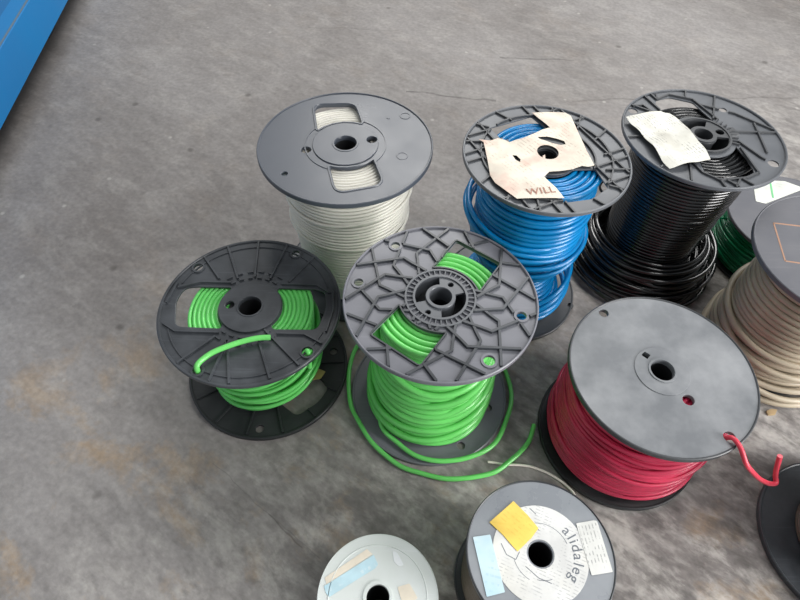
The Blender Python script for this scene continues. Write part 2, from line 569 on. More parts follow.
# ------------------------------------------------------------------ slate spool of ivory wire
def spool_ivory():
    R, H = .1584, .350
    root = thing('wire_spool', (-.1065, .843, .0), 'tall spool of ivory wire under a smooth slate grey flange with two windows', 'wire spool', group=GROUP)
    th = .007
    w1 = rounded(U([(-.44, .73), (.05, .77)] + arc(.41, 67, 146, 5), R), .020)
    w2 = rounded(U([(.37 + .08, -.65), (-.03, -.80)] + arc(.41, 249, 322, 5), R), .020)
    hs = [circle(.125 * R, 40), circle(.06 * R, 20, .295 * R, .08 * R), circle(.055 * R, 20, -.435 * R, -.12 * R), circle(.035 * R, 16, -.62 * R, -.53 * R)]
    mb = MB()
    mb.plate(circle(R - .002, 128), [w1, w2] + hs, H - th, H)
    rim(mb, R, H - th, H, .0035, .0022, .001)
    # raised moulding round the two windows
    for w in (w1, w2):
        c = Vector((sum(p[0] for p in w) / len(w), sum(p[1] for p in w) / len(w)))
        ring = [tuple(c + (Vector(p) - c) * 1.07) for p in w]
        mb.sweep([(x, y, H) for x, y in ring], [(-.0022, 0), (.0022, 0), (.0014, .0016), (-.0014, .0016)], cyclic=True, up=(0, 0, 1))
    mb.rib(U(arc(.46, 0, 360, 90), R), .0022, H - .0005, H + .0012, [[(x * 1.0, y) for x, y in w] for w in (w1, w2)])
    # shallow moulded marks
    mb.lathe([(.052 * R, H), (.066 * R, H), (.064 * R, H + .0007), (.054 * R, H + .0007)], 24, .65 * R, -.18 * R)
    mb.lathe([(.05 * R, H), (.066 * R, H), (.064 * R, H + .0009), (.052 * R, H + .0009)], 24, .67 * R, .56 * R)
    mb.lathe([(.0, H + .001), (.02 * R, H + .001), (.022 * R, H)], 16, .47 * R, .51 * R, closed=False)
    top = mb.build('top_flange', P_slate, root)
    hub = MB()
    hub.plate(circle(.375 * R, 96), hs[:2], H - .0005, H + .0022, .001)
    hub.lathe([(.125 * R, H + .001), (.155 * R, H + .001), (.15 * R, H + .0032), (.13 * R, H + .0032)], 48)
    hub.build('hub', P_slate, top)
    mb = MB()
    mb.plate(circle(.148, 128), [circle(.125 * R, 40)], .001, .009)
    rim(mb, .150, .002, .009, .0035, .0015, .001)
    mb.build('bottom_flange', P_black, root)
    core_tube(root, .125 * R, .30 * R, .009, H - th, P_hub)
    prof = [(.009, .104), (.06, .108), (.12, .111), (.165, .114), (.192, .115), (.199, .1185), (.28, .1215), (.38, .123)]
    mb = winding(prof, .0033, .010, H - th - .001, jr=.0004, jz=.0003, tilt=.0006, pitch=2.5, fill_gap=1.5, seed=4, core=.040, rtop=.125)
    loops(mb, [(0, 0, .255, .1205, .008, -1.2), (0, 0, .196, .1175, .004, 1.9)], .0033)
    mb.build('wire', W_ivory, root)
    return root
spool_ivory()

# ------------------------------------------------------------------ black spool of green wire, left
def spool_green_left():
    R, H = .156, .21
    root = thing('wire_spool', (-.258, .577, 0), 'leftmost spool, black ribbed flange with thin green wire and cut end lying on top', 'wire spool', group=GROUP)
    th = .007
    wl = rounded(U([(-.27, .27), (-.62, .27), (-.79, .25), (-.84, .06), (-.76, -.28), (-.27, -.29)] + arc(.355, 222, 138, 10), R), .012)
    wr = rounded(U([(.27, .28), (.68, .28), (.80, .25), (.84, .04), (.77, -.27), (.30, -.28)] + arc(.355, -42, 42, 10), R), .012)
    hp = [(-.23, .01, .05), (-.70, .54, .055), (.40, .79, .05), (.70, -.56, .06), (-.39, -.82, .05)]
    hp[0] = (-.225, .01, .05)
    hs = [circle(.125 * R, 40)] + [circle(r * R, 20, x * R, y * R) for x, y, r in hp]
    mb = MB()
    mb.plate(circle(R - .002, 128), [wl, wr] + hs, H - th, H - .003)
    rim(mb, R, H - th, H - .003, .005, .003, .001)
    av = [wl, wr] + [circle((r + .02) * R, 16, x * R, y * R) for x, y, r in hp]
    ribs = [[(-.67, .71), (-.42, .38)], [(-.42, .87), (-.21, .39)], [(-.07, .97), (-.02, .42)], [(.28, .93), (.16, .40)], [(.62, .74), (.38, .36)],
            [(.21, -.30), (.65, -.74)], [(.17, -.44), (.36, -.89)], [(-.16, -.45), (-.04, -.96)], [(-.30, -.40), (-.62, -.74)], [(-.16, -.45), (-.25, -.94)],
            [(-.27, .33), (-.62, .33), (-.86, .24)], [(-.27, -.35), (-.74, -.35), (-.90, -.25)], [(.30, .33), (.70, .33), (.86, .22)], [(.34, -.34), (.64, -.34), (.84, -.45)],
            [(-.88, .30), (-.93, .02)], [(.89, .25), (.92, 0.0), (.87, -.3)]]
    for rb in ribs:
        mb.rib(U(rb, R), .0042, H - .0045, H + .0012, av, rmax=R - .004)
    # rows of short bars round the hub
    for a in list(range(54, 128, 14)) + list(range(234, 308, 14)):
        for r in (.41, .50):
            mb.rib(U(arc(r, a, a + 7, 4), R), .0036, H - .0045, H + .0004, av)
    for x, y, r in hp[1:]:
        mb.lathe([(r * R, H - .004), ((r + .025) * R, H - .004), ((r + .02) * R, H), (r * R, H)], 20, x * R, y * R)
    for s in (-1, 1):   # concentric ledges near the edge
        for r in (.885,):
            mb.sweep([(x * R, y * R, 0) for x, y in arc(r, 20 if s > 0 else 200, 160 if s > 0 else 340, 40)], [(-.0012, H - .004), (.0012, H - .004), (.0008, H - .001), (-.0008, H - .001)], up=(0, 0, 1))
    top = mb.build('top_flange', P_black, root)
    hub = MB()
    hub.plate(circle(.345 * R, 96), [hs[0], hs[1]] , H - .004, H + .001, .001)
    hub.lathe([(.125 * R, H), (.15 * R, H), (.145 * R, H + .0022), (.13 * R, H + .0022)], 40)
    hub.build('hub', P_black, top)
    # lower flange with its own windows
    def rot(poly, a):
        return [(x * cos(a) - y * sin(a), x * sin(a) + y * cos(a)) for x, y in poly]
    b1, b2 = rot(wr, radians(-38)), rot(wl, radians(-38))
    mb = MB()
    mb.plate(circle(R - .002, 128), [b1, b2, circle(.125 * R, 40)] + [circle(.05 * R, 16, .02 * R, -.86 * R), circle(.05 * R, 16, .8 * R, .25 * R)], .001, .007)
    rim(mb, R, .002, .007, .005, .003, .0015)
    for k in range(14):
        a = 2 * pi * k / 14 + .1
        mb.rib([(.5 * R * cos(a), .5 * R * sin(a)), (R * cos(a), R * sin(a))], .004, .006, .0105, [b1, b2], rmax=R - .004)
    mb.build('bottom_flange', P_soot, root)
    core_tube(root, .125 * R, .24 * R, .007, H - th, P_hub)
    prof = [(.010, .090), (.05, .094), (.09, .098), (.14, .103), (.21, .108)]
    mb = winding(prof, .0036, .011, H - th - .001, jr=.0022, jz=.0015, tilt=.003, seed=9, core=.04, rtop=.110)
    loops(mb, [(.004, -.004, .035, .098, .018, .5), (.006, -.006, .05, .104, .028, .3), (.003, -.002, .08, .106, .022, .7), (0.002, -.004, .06, .103, .012, .2), (.002, 0, .10, .108, .03, .35), (.0, 0, .13, .110, .02, .6), (.003, -.004, .025, .092, .010, .4)], .0042)
    wire = mb.build('wire', W_green, root)
    # end pulled through the hole in the flange and laid over the top
    t = MB()
    z = H + .0075
    pts = [(-.388, -.82, H - .02), (-.388, -.825, H - .004), (-.386, -.80, z), (-.345, -.725, z + .001), (-.24, -.625, z + .001), (-.03, -.51, z), (.16, -.445, z), (.30, -.43, z)]
    t.tube(spline([(x * R, y * R, zz) for x, y, zz in pts], 6), .0046, 10)
    t.build('wire_end', W_green_b, wire)
    t = MB()
    t.tube(spline([(.66 * R, -.52 * R, H - .04), (.685 * R, -.545 * R, H - .01), (.70 * R, -.555 * R, H + .001), (.715 * R, -.575 * R, H - .008), (.69 * R, -.56 * R, H - .05)], 6), .0042, 8)
    t.build('wire_loop', W_green, wire)
    return root
spool_green_left()

# ------------------------------------------------------------------ grey webbed spool of bright green wire
def spool_green_web():
    R, H = .150, .312
    root = thing('wire_spool', (.062, .532, 0), 'spool of thick bright green wire with grey webbed flange, loose loop around its foot', 'wire spool', group=GROUP)
    th = .008
    wu = rounded(U([(.65, .48), (.19, .80)] + arc(.40, 100, 11), R), .006)
    wl = rounded(U([(-.69, -.47), (-.21, -.81)] + arc(.43, 276, 195), R), .006)
    hp = [(-.48, .70, .05), (-.85, .17, .05), (.81, -.20, .052), (.45, -.73, .058)]
    zf = H - .0035
    quad = []
    for a0, a1 in ((92, 196), (272, 376)):
        quad.append(rounded(U(arc(.265, a0, a1, 14) + arc(.155, a1, a0, 10), R), .002))
    small = [circle(.03 * R, 14, .11 * R, .17 * R), circle(.03 * R, 14, -.13 * R, -.19 * R)]
    bore = circle(.115 * R, 40)
    mb = MB()
    mb.plate(circle(R - .002, 128), [wu, wl, circle(.27 * R, 64)] + [circle(r * R, 18, x * R, y * R) for x, y, r in hp], H - th, zf)
    rim(mb, R, H - th, zf, .0034, .0042, .001)
    av = [wu, wl] + [circle((r + .03) * R, 16, x * R, y * R) for x, y, r in hp]
    web = MB()
    n = 13
    for k in range(n):
        for s in (-1, 1):
            a = 360 / n * k + (4 if s > 0 else 360 / n / 2)
            path = []
            for r, d in ((.37, -2), (.54, 9), (.64, 12), (.97, 41)):
                q = radians(a + s * d)
                path.append((r * cos(q), r * sin(q)))
            web.rib(U(path, R), .0050, zf - .001, H + .0010 + .0004 * s, av, rmax=R - .003)
    for w in (wu, wl):
        c = Vector((sum(p[0] for p in w) / len(w), sum(p[1] for p in w) / len(w)))
        web.sweep([(x, y, 0) for x, y in [tuple(c + (Vector(p) - c) * 1.03) for p in w]], [(-.0015, zf - .001), (.0015, zf - .001), (.0011, H), (-.0011, H)], cyclic=True, up=(0, 0, 1))
    for x, y, r in hp:
        mb.lathe([(r * R, zf - .002), ((r + .03) * R, zf - .002), ((r + .025) * R, zf + .002), (r * R, zf + .002)], 20, x * R, y * R)
    top = mb.build('top_flange', P_grey, root)
    web.build('rib_web', P_black, top)
    hub = MB()
    hub.plate(circle(.272 * R, 96), quad + small + [bore], H - .006, H - .0015, .0006)
    hub.lathe([(.115 * R, H - .03), (.155 * R, H - .03), (.155 * R, H + .001), (.15 * R, H + .002), (.12 * R, H + .002), (.115 * R, H + .001)], 48)
    hub.lathe([(.262 * R, H - .03), (.285 * R, H - .03), (.285 * R, H + .001), (.262 * R, H + .001)], 64)
    hub.lathe([(.345 * R, zf - .001), (.372 * R, zf - .001), (.368 * R, H + .0005), (.349 * R, H + .0005)], 72)
    for k in range(36):   # little teeth between the two rings
        a = 2 * pi * k / 36
        hub.rib([(.285 * R * cos(a), .285 * R * sin(a)), (.35 * R * cos(a), .35 * R * sin(a))], .0022, zf - .001, H)
    hub.build('hub', P_web, top)
    mb = MB()
    bh = [(.1749 - .062, .4991 - .532), (.1199 - .062, .4208 - .532)]
    mb.plate(circle(R - .002, 128), [bore] + [circle(.0075, 16, x, y) for x, y in bh], .001, .008)
    rim(mb, R, .002, .008, .004, .002, .0015)
    mb.build('bottom_flange', P_grey, root)
    core_tube(root, .115 * R, .36 * R, .008, H - .03, P_hub)
    prof = [(.012, .107), (.045, .112), (.08, .111), (.12, .106), (.17, .099), (.24, .094), (.312, .094)]
    mb = winding(prof, .006, .010, H - th - .001, jr=.003, jz=.003, tilt=.005, seed=12, core=.056, rtop=.107, ring_rw=.0046)
    loops(mb, [(-.003, -.002, .05, .113, .014, 1.2), (-.002, -.002, .085, .111, .022, .9), (.0, 0, .125, .107, .032, 1.4), (.0, -.001, .17, .102, .036, .8), (-.003, -.002, .024, .111, .006, 2.0), (.0, 0, .21, .100, .03, 1.9), (.0, 0, .15, .104, .04, 1.1)], .0062)
    wire = mb.build('wire', W_green_b, root)
    inner = [(-.020, .488, .034), (-.030, .462, .030), (-.0235, .4400, .025), (-.0017, .4216, .020), (.0351, .3955, .018), (.08, .3861, .018), (.1342, .3952, .018), (.1814, .4232, .018), (.2103, .4797, .016), (.2218, .5221, .012), (.2185, .5671, .009),
             (.200, .622, .008), (.155, .672, .008), (.09, .698, .008), (.03, .694, .008), (-.02, .672, .008), (-.062, .648, .008), (-.086, .628, .008)]
    outer = [(-.0965, .5845, .0075), (-.0960, .5393, .0075), (-.0883, .4964, .0075), (-.0728, .4658, .0075), (-.0479, .4266, .0075), (-.0191, .3987, .0075), (.0123, .3772, .0075), (.0447, .3672, .0075), (.0803, .3591, .0075),
             (.107, .3581, .0075), (.1428, .3628, .0075), (.1792, .373, .0075), (.2081, .3942, .0075), (.2281, .4118, .0075), (.247, .4337, .0075), (.260, .4661, .0075)]
    t = MB()
    t.tube(spline([(x - .062, y - .532, z) for x, y, z in inner + outer], 6), .0044, 10)
    t.build('loose_loop', W_green_b, wire, label='loose green wire loop trailing on the floor')
    return root
spool_green_web()

# ------------------------------------------------------------------ blue wire spool with torn label
def spool_blue():
    R, H = .1455, .3724
    tx, ty = -.0187, -.0050
    root = thing('wire_spool', (.2389, .7972, .0028), 'spool of blue wire with a torn cream paper label on its latticed flange', 'wire spool', rot=(ty, -tx, 0), group=GROUP)
    th = .007
    wu = rounded(U([(-.64, .50), (-.49, .26)] + arc(.36, 140, 66, 10) + [(.10, .50), (-.09, .78)], R), .004)
    wl = rounded(U([(-.10, -.39)] + arc(.36, 262, 322, 8) + [(.55, -.20), (.64, -.51), (.41, -.71), (.09, -.79)], R), .004)
    zf = H - .004
    bore = circle(.125 * R, 40)
    mb = MB()
    mb.plate(circle(R - .002, 128), [wu, wl, bore], H - th, zf)
    rim(mb, R, H - th, zf, .004, .004, .001)
    av = [wu, wl]
    web = MB()
    for r in (.78,):
        web.rib([(x * R, y * R) for x, y in arc(r, 0, 360, 120)], .0036, zf - .001, H, av)
    web.rib([(x * R, y * R) for x, y in arc(.58, 0, 360, 120)], .0036, zf - .001, H, av)
    ang = radians(-62)
    for base in (ang, ang + pi / 2):
        for d in (-.70, -.42, .42, .70):
            hl = math.sqrt(1 - d * d)
            c, s = cos(base), sin(base)
            web.rib([(( d * -s + t * c) * R, (d * c + t * s) * R) for t in (-hl, 0, hl)], .0036, zf - .001, H, av, rmax=R - .003)
    for k in range(16):
        a = 2 * pi * k / 16 + .08
        web.rib([(.70 * R * cos(a), .70 * R * sin(a)), (R * cos(a + .12), R * sin(a + .12))], .0036, zf - .001, H, av, rmax=R - .003)
    top = mb.build('top_flange', P_web, root)
    web.build('rib_web', P_edge, top)
    hub = MB()
    hub.plate(circle(.36 * R, 64), [bore, circle(.045 * R, 14, -.30 * R, -.11 * R)], H - .006, H - .001, .0006)
    hub.build('hub', P_edge, top)
    mb = MB()
    mb.plate(circle(R - .002, 128), [bore, circle(.007, 16, .1335, -.047)], .001, .008)
    rim(mb, R, .002, .008, .004, .002, .001)
    mb.build('bottom_flange', P_edge, root)
    core_tube(root, .125 * R, .32 * R, .008, H - th, P_hub)
    prof = [(.010, .100), (.035, .104), (.06, .090), (.10, .080), (.14, .084), (.18, .098), (.22, .106), (.27, .108), (.31, .101), (.372, .098)]
    mb = winding(prof, .0050, .011, H - th - .001, jr=.0018, jz=.002, tilt=.003, seed=21, core=.05, rtop=.102)
    loops(mb, [(-.012, .004, .250, .110, .014, 2.6), (-.014, .003, .238, .111, .018, 2.5), (-.006, .002, .225, .112, .014, 2.2),
               (.004, -.004, .205, .108, .014, .8), (.004, -.004, .186, .105, .02, .9), (.008, -.004, .163, .097, .018, .6),
               (.012, -.002, .058, .104, .03, .3), (.014, .0, .074, .101, .034, .2), (.01, -.004, .042, .106, .02, .4), (.006, -.004, .03, .108, .010, .6)], .0052)
    mb.build('wire', W_blue, root)
    # torn paper label glued over the flange
    pm = paper_mat('stained_label_paper', srgb(238, 228, 212), srgb(150, 128, 112), (0, 260), 0.35, srgb(206, 136, 122), 0.38, rot=.9, blot_scale=22)
    outl = U([(-.80, .21), (-.745, .16), (-.735, .02), (-.72, -.20), (-.71, -.44), (-.66, -.56), (-.44, -.80), (-.20, -.775), (.09, -.76), (.02, -.60), (-.09, -.42), (-.02, -.33),
              (.10, -.31), (.26, -.27), (.38, -.20), (.45, -.21), (.53, -.18), (.51, -.05), (.48, .10), (.44, .45), (.40, .76), (.34, .82), (.12, .82), (-.09, .79),
              (.02, .63), (.10, .50), (.0, .45), (-.09, .38), (-.20, .31), (-.26, .27), (-.34, .24), (-.43, .18), (-.49, .22), (-.57, .24), (-.66, .19)], R)
    tear = U([(-.08, .30), (.04, .315), (.14, .29), (.24, .25), (.25, .19), (.19, .165), (.08, .19), (.0, .235), (-.06, .265)], R)
    th2 = U([(-.42, -.06), (-.37, -.065), (-.33, -.13), (-.34, -.18), (-.39, -.14)], R)
    spot = U([(-.06, -.05), (-.03, -.03), (-.035, -.10), (-.07, -.11)], R)
    lab = MB()
    lab.plate(outl, [circle(.128 * R, 32, .01 * R, .02 * R), tear, th2, spot], H + .0012, H + .0018, .0001, subdiv=2, wobble=.0014, seed=2.3)
    lab = lab.build('paper_label', pm, root, label='torn cream paper label')
    ink = flat_mat('reddish_ink', srgb(176, 128, 112), .7)
    items = []
    for ch, t in zip('WILL', (.0, .36, .58, .84)):
        items.append((ch, (-.25 + .26 * t) * R, (-.685 + .05 * t) * R, .17, .020))
    lettering('lettering', items, H + .0034, ink, lab)
    return root
spool_blue()

# ------------------------------------------------------------------ black wire spool
def spool_black():
    R, H = .151, .339
    tx, ty = -.0167, -.0096
    root = thing('wire_spool', (.5584, .9095, .0029), 'tall spool of glossy black wire with loose coils piled at its foot', 'wire spool', rot=(ty, -tx, 0), group=GROUP)
    th = .007
    zf = H - .004
    wu = rounded(U([(-.44, .62), (-.40, .74), (-.21, .83), (.09, .73), (.15, .55), (.24, .33)] + arc(.40, 58, 150, 12), R), .006)
    wl = rounded(U([(-.18, -.72), (-.05, -.80), (.30, -.74), (.43, -.66), (.42, -.42), (.37, -.20)] + arc(.41, -27, -118, 12), R), .006)
    bore = circle(.115 * R, 40)
    hp = [(-.77, .48, .06), (.45, .59, .05), (.72, -.48, .065)]
    mb = MB()
    mb.plate(circle(R - .002, 128), [wu, wl, circle(.33 * R, 64)] + [circle(r * R, 20, x * R, y * R) for x, y, r in hp], H - th, zf)
    rim(mb, R, H - th, zf, .004, .004, .001)
    av = [wu, wl] + [circle((r + .02) * R, 16, x * R, y * R) for x, y, r in hp]
    web = MB()
    for rb in ([(-.79, .60), (-.41, .38)], [(-.56, .83), (-.38, .42)], [(-.46, .88), (-.40, .74), (-.21, .87), (.09, .78), (.30, .34)], [(.16, .66), (.56, .50), (.95, .18)], [(.42, -.10), (.60, -.40), (.80, -.60)],
               [(.40, -.22), (.46, -.70)], [(.46, -.68), (.30, -.78), (-.05, -.85), (-.22, -.72), (-.30, -.5)], [(-.05, -.84), (-.02, -.98)], [(.02, -.83), (.16, -.97)], [(.20, -.80), (.10, -.96)], [(.22, -.80), (.34, -.93)],
               [(.40, .10), (.96, .12)], [(.24, .36), (.42, .88)], [(-.36, -.3), (-.72, -.68)], [(-.4, .0), (-.97, -.1)], [(-.3, -.45), (-.4, -.9)], [(-.8, .55), (-.62, .60), (-.5, .40)], [(-.38, .86), (-.42, .42)], [(.0, .80), (.05, .97)], [(.75, .30), (.70, -.3)]):
        web.rib(U(rb, R), .004, zf - .001, H, av, rmax=R - .003)
    top = mb.build('top_flange', P_web, root)
    web.build('rib_web', P_edge, top)
    # hub seen through the broken openings
    sect = []
    for a0, a1 in ((66, 172), (246, 352)):
        sect.append(rounded(U(arc(.315, a0, a1, 14) + arc(.17, a1, a0, 10), R), .002))
    hub = MB()
    hub.plate(circle(.34 * R, 96), sect + [bore, circle(.055 * R, 18, .235 * R, .075 * R), circle(.04 * R, 18, -.24 * R, -.02 * R)], H - .006, H - .001, .0006)
    hub.lathe([(.115 * R, H - .04), (.16 * R, H - .04), (.16 * R, H + .001), (.115 * R, H + .001)], 48)
    hub.lathe([(.32 * R, H - .06), (.345 * R, H - .06), (.345 * R, H + .001), (.32 * R, H + .001)], 72)
    for k in range(9):
        a = radians(-22 + k * 9)
        hub.rib([(.35 * R * cos(a), .35 * R * sin(a)), (.44 * R * cos(a), .44 * R * sin(a))], .003, H - .005, H)
    # arms joining hub and plate
    hub.rib(U([(.30, .08), (.46, .12)], R), .03, H - .006, H - .0015)
    hub.rib(U([(-.30, -.02), (-.46, -.04)], R), .03, H - .006, H - .0015)
    hub.build('hub', P_edge, top)
    mb = MB()
    mb.plate(circle(.146, 128), [bore], .001, .008)
    rim(mb, .148, .002, .008, .004, .002, .001)
    mb.build('bottom_flange', P_soot, root)
    core_tube(root, .115 * R, .345 * R, .008, H - .06, P_hub)
    prof = [(.010, .104), (.05, .098), (.10, .099), (.14, .101), (.155, .104), (.22, .109), (.28, .113), (.339, .114)]
    mb = winding(prof, .0042, .011, H - th - .004, jr=.0009, jz=.001, tilt=.0012, seed=31, core=.054, rtop=.112)
    lst = []
    rnd = random.Random(5)
    for i in range(20):
        r = .116 + .0225 * rnd.random()
        lst.append((rnd.uniform(-.014, .004), rnd.uniform(-.012, .006), .016 + i * .0038, r, rnd.uniform(.0, .008), rnd.uniform(0, 6.28)))
    lst += [(-.018, -.010, .022, .146, .006, 2.2), (-.022, -.016, .014, .150, .003, 1.2), (-.016, -.006, .046, .140, .012, 2.6), (.006, -.010, .034, .143, .018, .4), (-.01, -.02, .009, .154, .001, 0)]
    loops(mb, lst, .0046)
    mb.build('wire', W_black, root)
    # loose ends sticking out sideways
    t = MB()
    t.tube(spline([(-.10, .06, .12), (-.115, .085, .13), (-.08, .12, .145), (-.02, .135, .15)], 8), .003, 8)
    pm = paper_mat('folded_label_paper', srgb(234, 233, 224), srgb(110, 110, 108), (0, 300), 0.55, srgb(178, 174, 162), 0.55, rot=1.1, blot_scale=18)
    t.build('wire_end', W_black, root)
    lab = MB()
    outl = U([(-.94, .24), (-.70, .33), (-.44, .42), (-.34, .385), (-.27, .26), (-.22, .13), (-.19, -.02), (-.15, -.16), (-.11, -.36), (-.09, -.53), (-.34, -.61), (-.62, -.71), (-.67, -.60), (-.70, -.50), (-.77, -.22), (-.84, -.03), (-.90, .12)], R)
    lab.plate(outl, [], H + .002, H + .0027, .0001, subdiv=4, wobble=.006, seed=5.1)
    lab.build('paper_label', pm, root, label='torn and crumpled white paper label')
    return root
spool_black()

# ------------------------------------------------------------------ red wire spool
def spool_red():
    R, H = .1446, .236
    root = thing('wire_spool', (.4125, .4572, 0), 'spool of red wire under a plain scuffed grey flange, red end sticking out', 'wire spool', group=GROUP)
    th = .008
    bore = circle(.125 * R, 40)
    sq = U([(-.185, .19), (-.14, .235), (-.085, .19), (-.13, .14)], R)
    hs = [bore, circle(.055 * R, 20, -.49 * R, .75 * R), rounded(sq, .001), circle(.062 * R, 20, .19 * R, -.34 * R), circle(.06 * R, 20, .49 * R, -.74 * R)]
    mb = MB()
    mb.plate(circle(R - .002, 128), hs, H - th, H)
    top = mb.build('top_flange', P_pale, root)
    e = MB()
    rim(e, R, H - th, H, .0034, .0016, .001)
    e.build('rim', P_edge, top, label='darker grey rim')
    hub = MB()
    hub.plate(circle(.295 * R, 96), [bore] + [circle(.062 * R, 20, .19 * R, -.34 * R), rounded(sq, .001)][1:], H - .0005, H + .0014, .0012)
    hub.lathe([(.125 * R, H), (.155 * R, H), (.15 * R, H + .003), (.13 * R, H + .003)], 40)
    hub.build('hub', P_pale, top)
    mb = MB()
    mb.plate(circle(R - .002, 128), [bore], .001, .010)
    rim(mb, R, .002, .010, .004, .0015, .001)
    mb.build('bottom_flange', P_soot, root)
    core_tube(root, .125 * R, .27 * R, .010, H - th, P_hub)
    prof = [(.011, .132), (.05, .133), (.10, .131), (.15, .127), (.20, .122), (.236, .120)]
    mb = winding(prof, .0042, .012, H - th - .001, jr=.0026, jz=.002, tilt=.006, pitch=2.4, fill_gap=1.5, seed=41, core=.04, rtop=.121)
    rnd = random.Random(8)
    lst = []
    for i in range(13):
        z = .028 + .172 * i / 13
        lst.append((rnd.uniform(-.002, .002), rnd.uniform(-.002, .002), z, interp(prof, z) - .0015 + rnd.uniform(0, .002), rnd.uniform(.004, .015), rnd.uniform(.2, 2.6) + (pi if rnd.random() < .3 else 0)))
    loops(mb, lst, .0040)
    wire = mb.build('wire', W_red, root)
    tail = [(.476, .352, .20), (.479, .350, .230), (.4835, .345, .2425), (.4905, .331, .241), (.5004, .314, .226), (.5201, .3095, .204), (.5385, .3064, .187), (.5584, .3055, .174), (.5700, .3081, .171), (.5695, .3150, .176), (.5650, .3205, .190), (.5576, .3299, .220)]
    t = MB()
    t.tube(spline([(x - .4125, y - .4572, z) for x, y, z in tail], 6), .0037, 10)
    t.build('wire_end', W_redb, wire, label='bright red bent wire end')
    return root
spool_red()

# ------------------------------------------------------------------ small spool with round label, front
def spool_label():
    R, H = .1018, .180
    root = thing('wire_spool', (.202, .196, 0), 'front spool with round white printed label and yellow sticker on its grey flange', 'wire spool', group=GROUP)
    th = .006
    bore = circle(.165 * R, 40)
    mb = MB()
    mb.plate(circle(R - .002, 128), [bore], H - th, H)
    top = mb.build('top_flange', P_clear, root)
    e = MB(); rim(e, R, H - th, H, .0025, .0016, .001)
    e.build('rim', P_edge, top, label='dark grey rim')
    mb = MB()
    mb.plate(circle(R - .002, 128), [bore], .001, .008); rim(mb, R, .002, .008, .003, .001, .001)
    mb.build('bottom_flange', P_edge, root)
    core_tube(root, .165 * R, .30 * R, .008, H - th, P_hub)
    prof = [(.009, .092), (.06, .094), (.18, .092)]
    mb = winding(prof, .0033, .010, H - th - .001, jr=.001, jz=.001, tilt=.002, seed=51, core=.032, top_rings=False)
    mb.build('wire', W_brown, root)
    pm = paper_mat('round_label_paper', srgb(226, 226, 224), srgb(120, 122, 126), (0, 420), 0.35, srgb(236, 232, 214), 0.4, rot=.4)
    lab = MB()
    lab.plate(circle(.64 * R, 96), [circle(.185 * R, 40)], H + .0002, H + .0007, .0001)
    lab = lab.build('round_label', pm, root, label='round white paper label')
    ink = flat_mat('grey_ink', srgb(112, 118, 126), .7)
    items = []
    for ch, a in zip('alidaleg', (38, 27, 20, 10, -3, -14, -24, -37)):
        items.append((ch, .50 * R * cos(radians(a)), .50 * R * sin(radians(a)), radians(a - 90), .0205))
    lettering('lettering', items, H + .0008, ink, lab)
    # broken printed rings and a check mark
    t = MB()
    for r, a0, a1 in ((.40, 20, 95), (.37, 190, 240), (.33, 255, 290)):
        t = MB()
        t.sweep([(x * R, y * R, 0) for x, y in arc(r, a0, a1, 30)], [(-.0003, H + .0006), (.0003, H + .0006), (.0003, H + .0009), (-.0003, H + .0009)], up=(0, 0, 1))
        t.build('printed_ring', ink, lab)
    for p in ([(-.22, -.16), (-.06, -.30), (.10, -.36)], [(-.52, .12), (-.46, -.02), (-.34, -.08), (-.28, .02)], [(-.08, .60), (.0, .52)], [(.02, .30), (-.08, .40)]):
        t = MB()
        t.rib(U(p, R), .0011, H + .0006, H + .0009)
        t.build('pen_mark', ink, lab)
    ym = paper_mat('yellow_sticker_paper', srgb(248, 212, 104), srgb(206, 168, 70), (0, 300), 0.3, srgb(252, 224, 130), 0.5, rot=.7)
    s = MB()
    s.plate(rounded(U([(-.66, .39), (-.30, .69), (-.12, .50), (.01, .33), (-.10, .20), (-.31, .02), (-.40, .12), (-.48, .22)], R), .001), [], H + .0010, H + .0014, .0001, subdiv=2, wobble=.0006)
    s.build('yellow_sticker', ym, root, label='square yellow sticker')
    bm_ = paper_mat('pale_blue_sticker_paper', srgb(222, 236, 240), srgb(160, 200, 220), (0, 200), 0.4, srgb(182, 220, 234), 0.7, rot=.2)
    s = MB()
    s.plate(rounded(U([(-.90, .19), (-.66, .23), (-.52, -.48), (-.76, -.54)], R), .0015), [], H + .0008, H + .0012, .0001)
    s.build('blue_sticker', bm_, root, label='pale blue rectangular sticker')
    wm = paper_mat('white_sticker_paper', srgb(228, 228, 224), srgb(110, 110, 112), (0, 380), 0.55, rot=1.45)
    s = MB()
    s.plate(rounded(U([(.54, .41), (.80, .46), (.84, .45), (.93, -.20), (.64, -.25)], R), .0015), [], H + .0008, H + .0012, .0001)
    s.build('white_sticker', wm, root, label='white rectangular sticker')
    # thin end creeping out over the floor
    tail = [(.168, .392, .005), (.182, .3915, .003), (.199, .389, .003), (.222, .389, .003), (.244, .387, .003), (.262, .381, .003), (.279, .373, .003), (.303, .356, .003), (.318, .335, .003), (.318, .30, .004), (.300, .265, .012), (.285, .235, .03)]
    t = MB()
    t.tube(spline([(x - .202, y - .196, z) for x, y, z in tail], 6), .0024, 8)
    t.build('wire_end', W_cream, root, label='thin cream wire end on the floor')
    return root
spool_label()

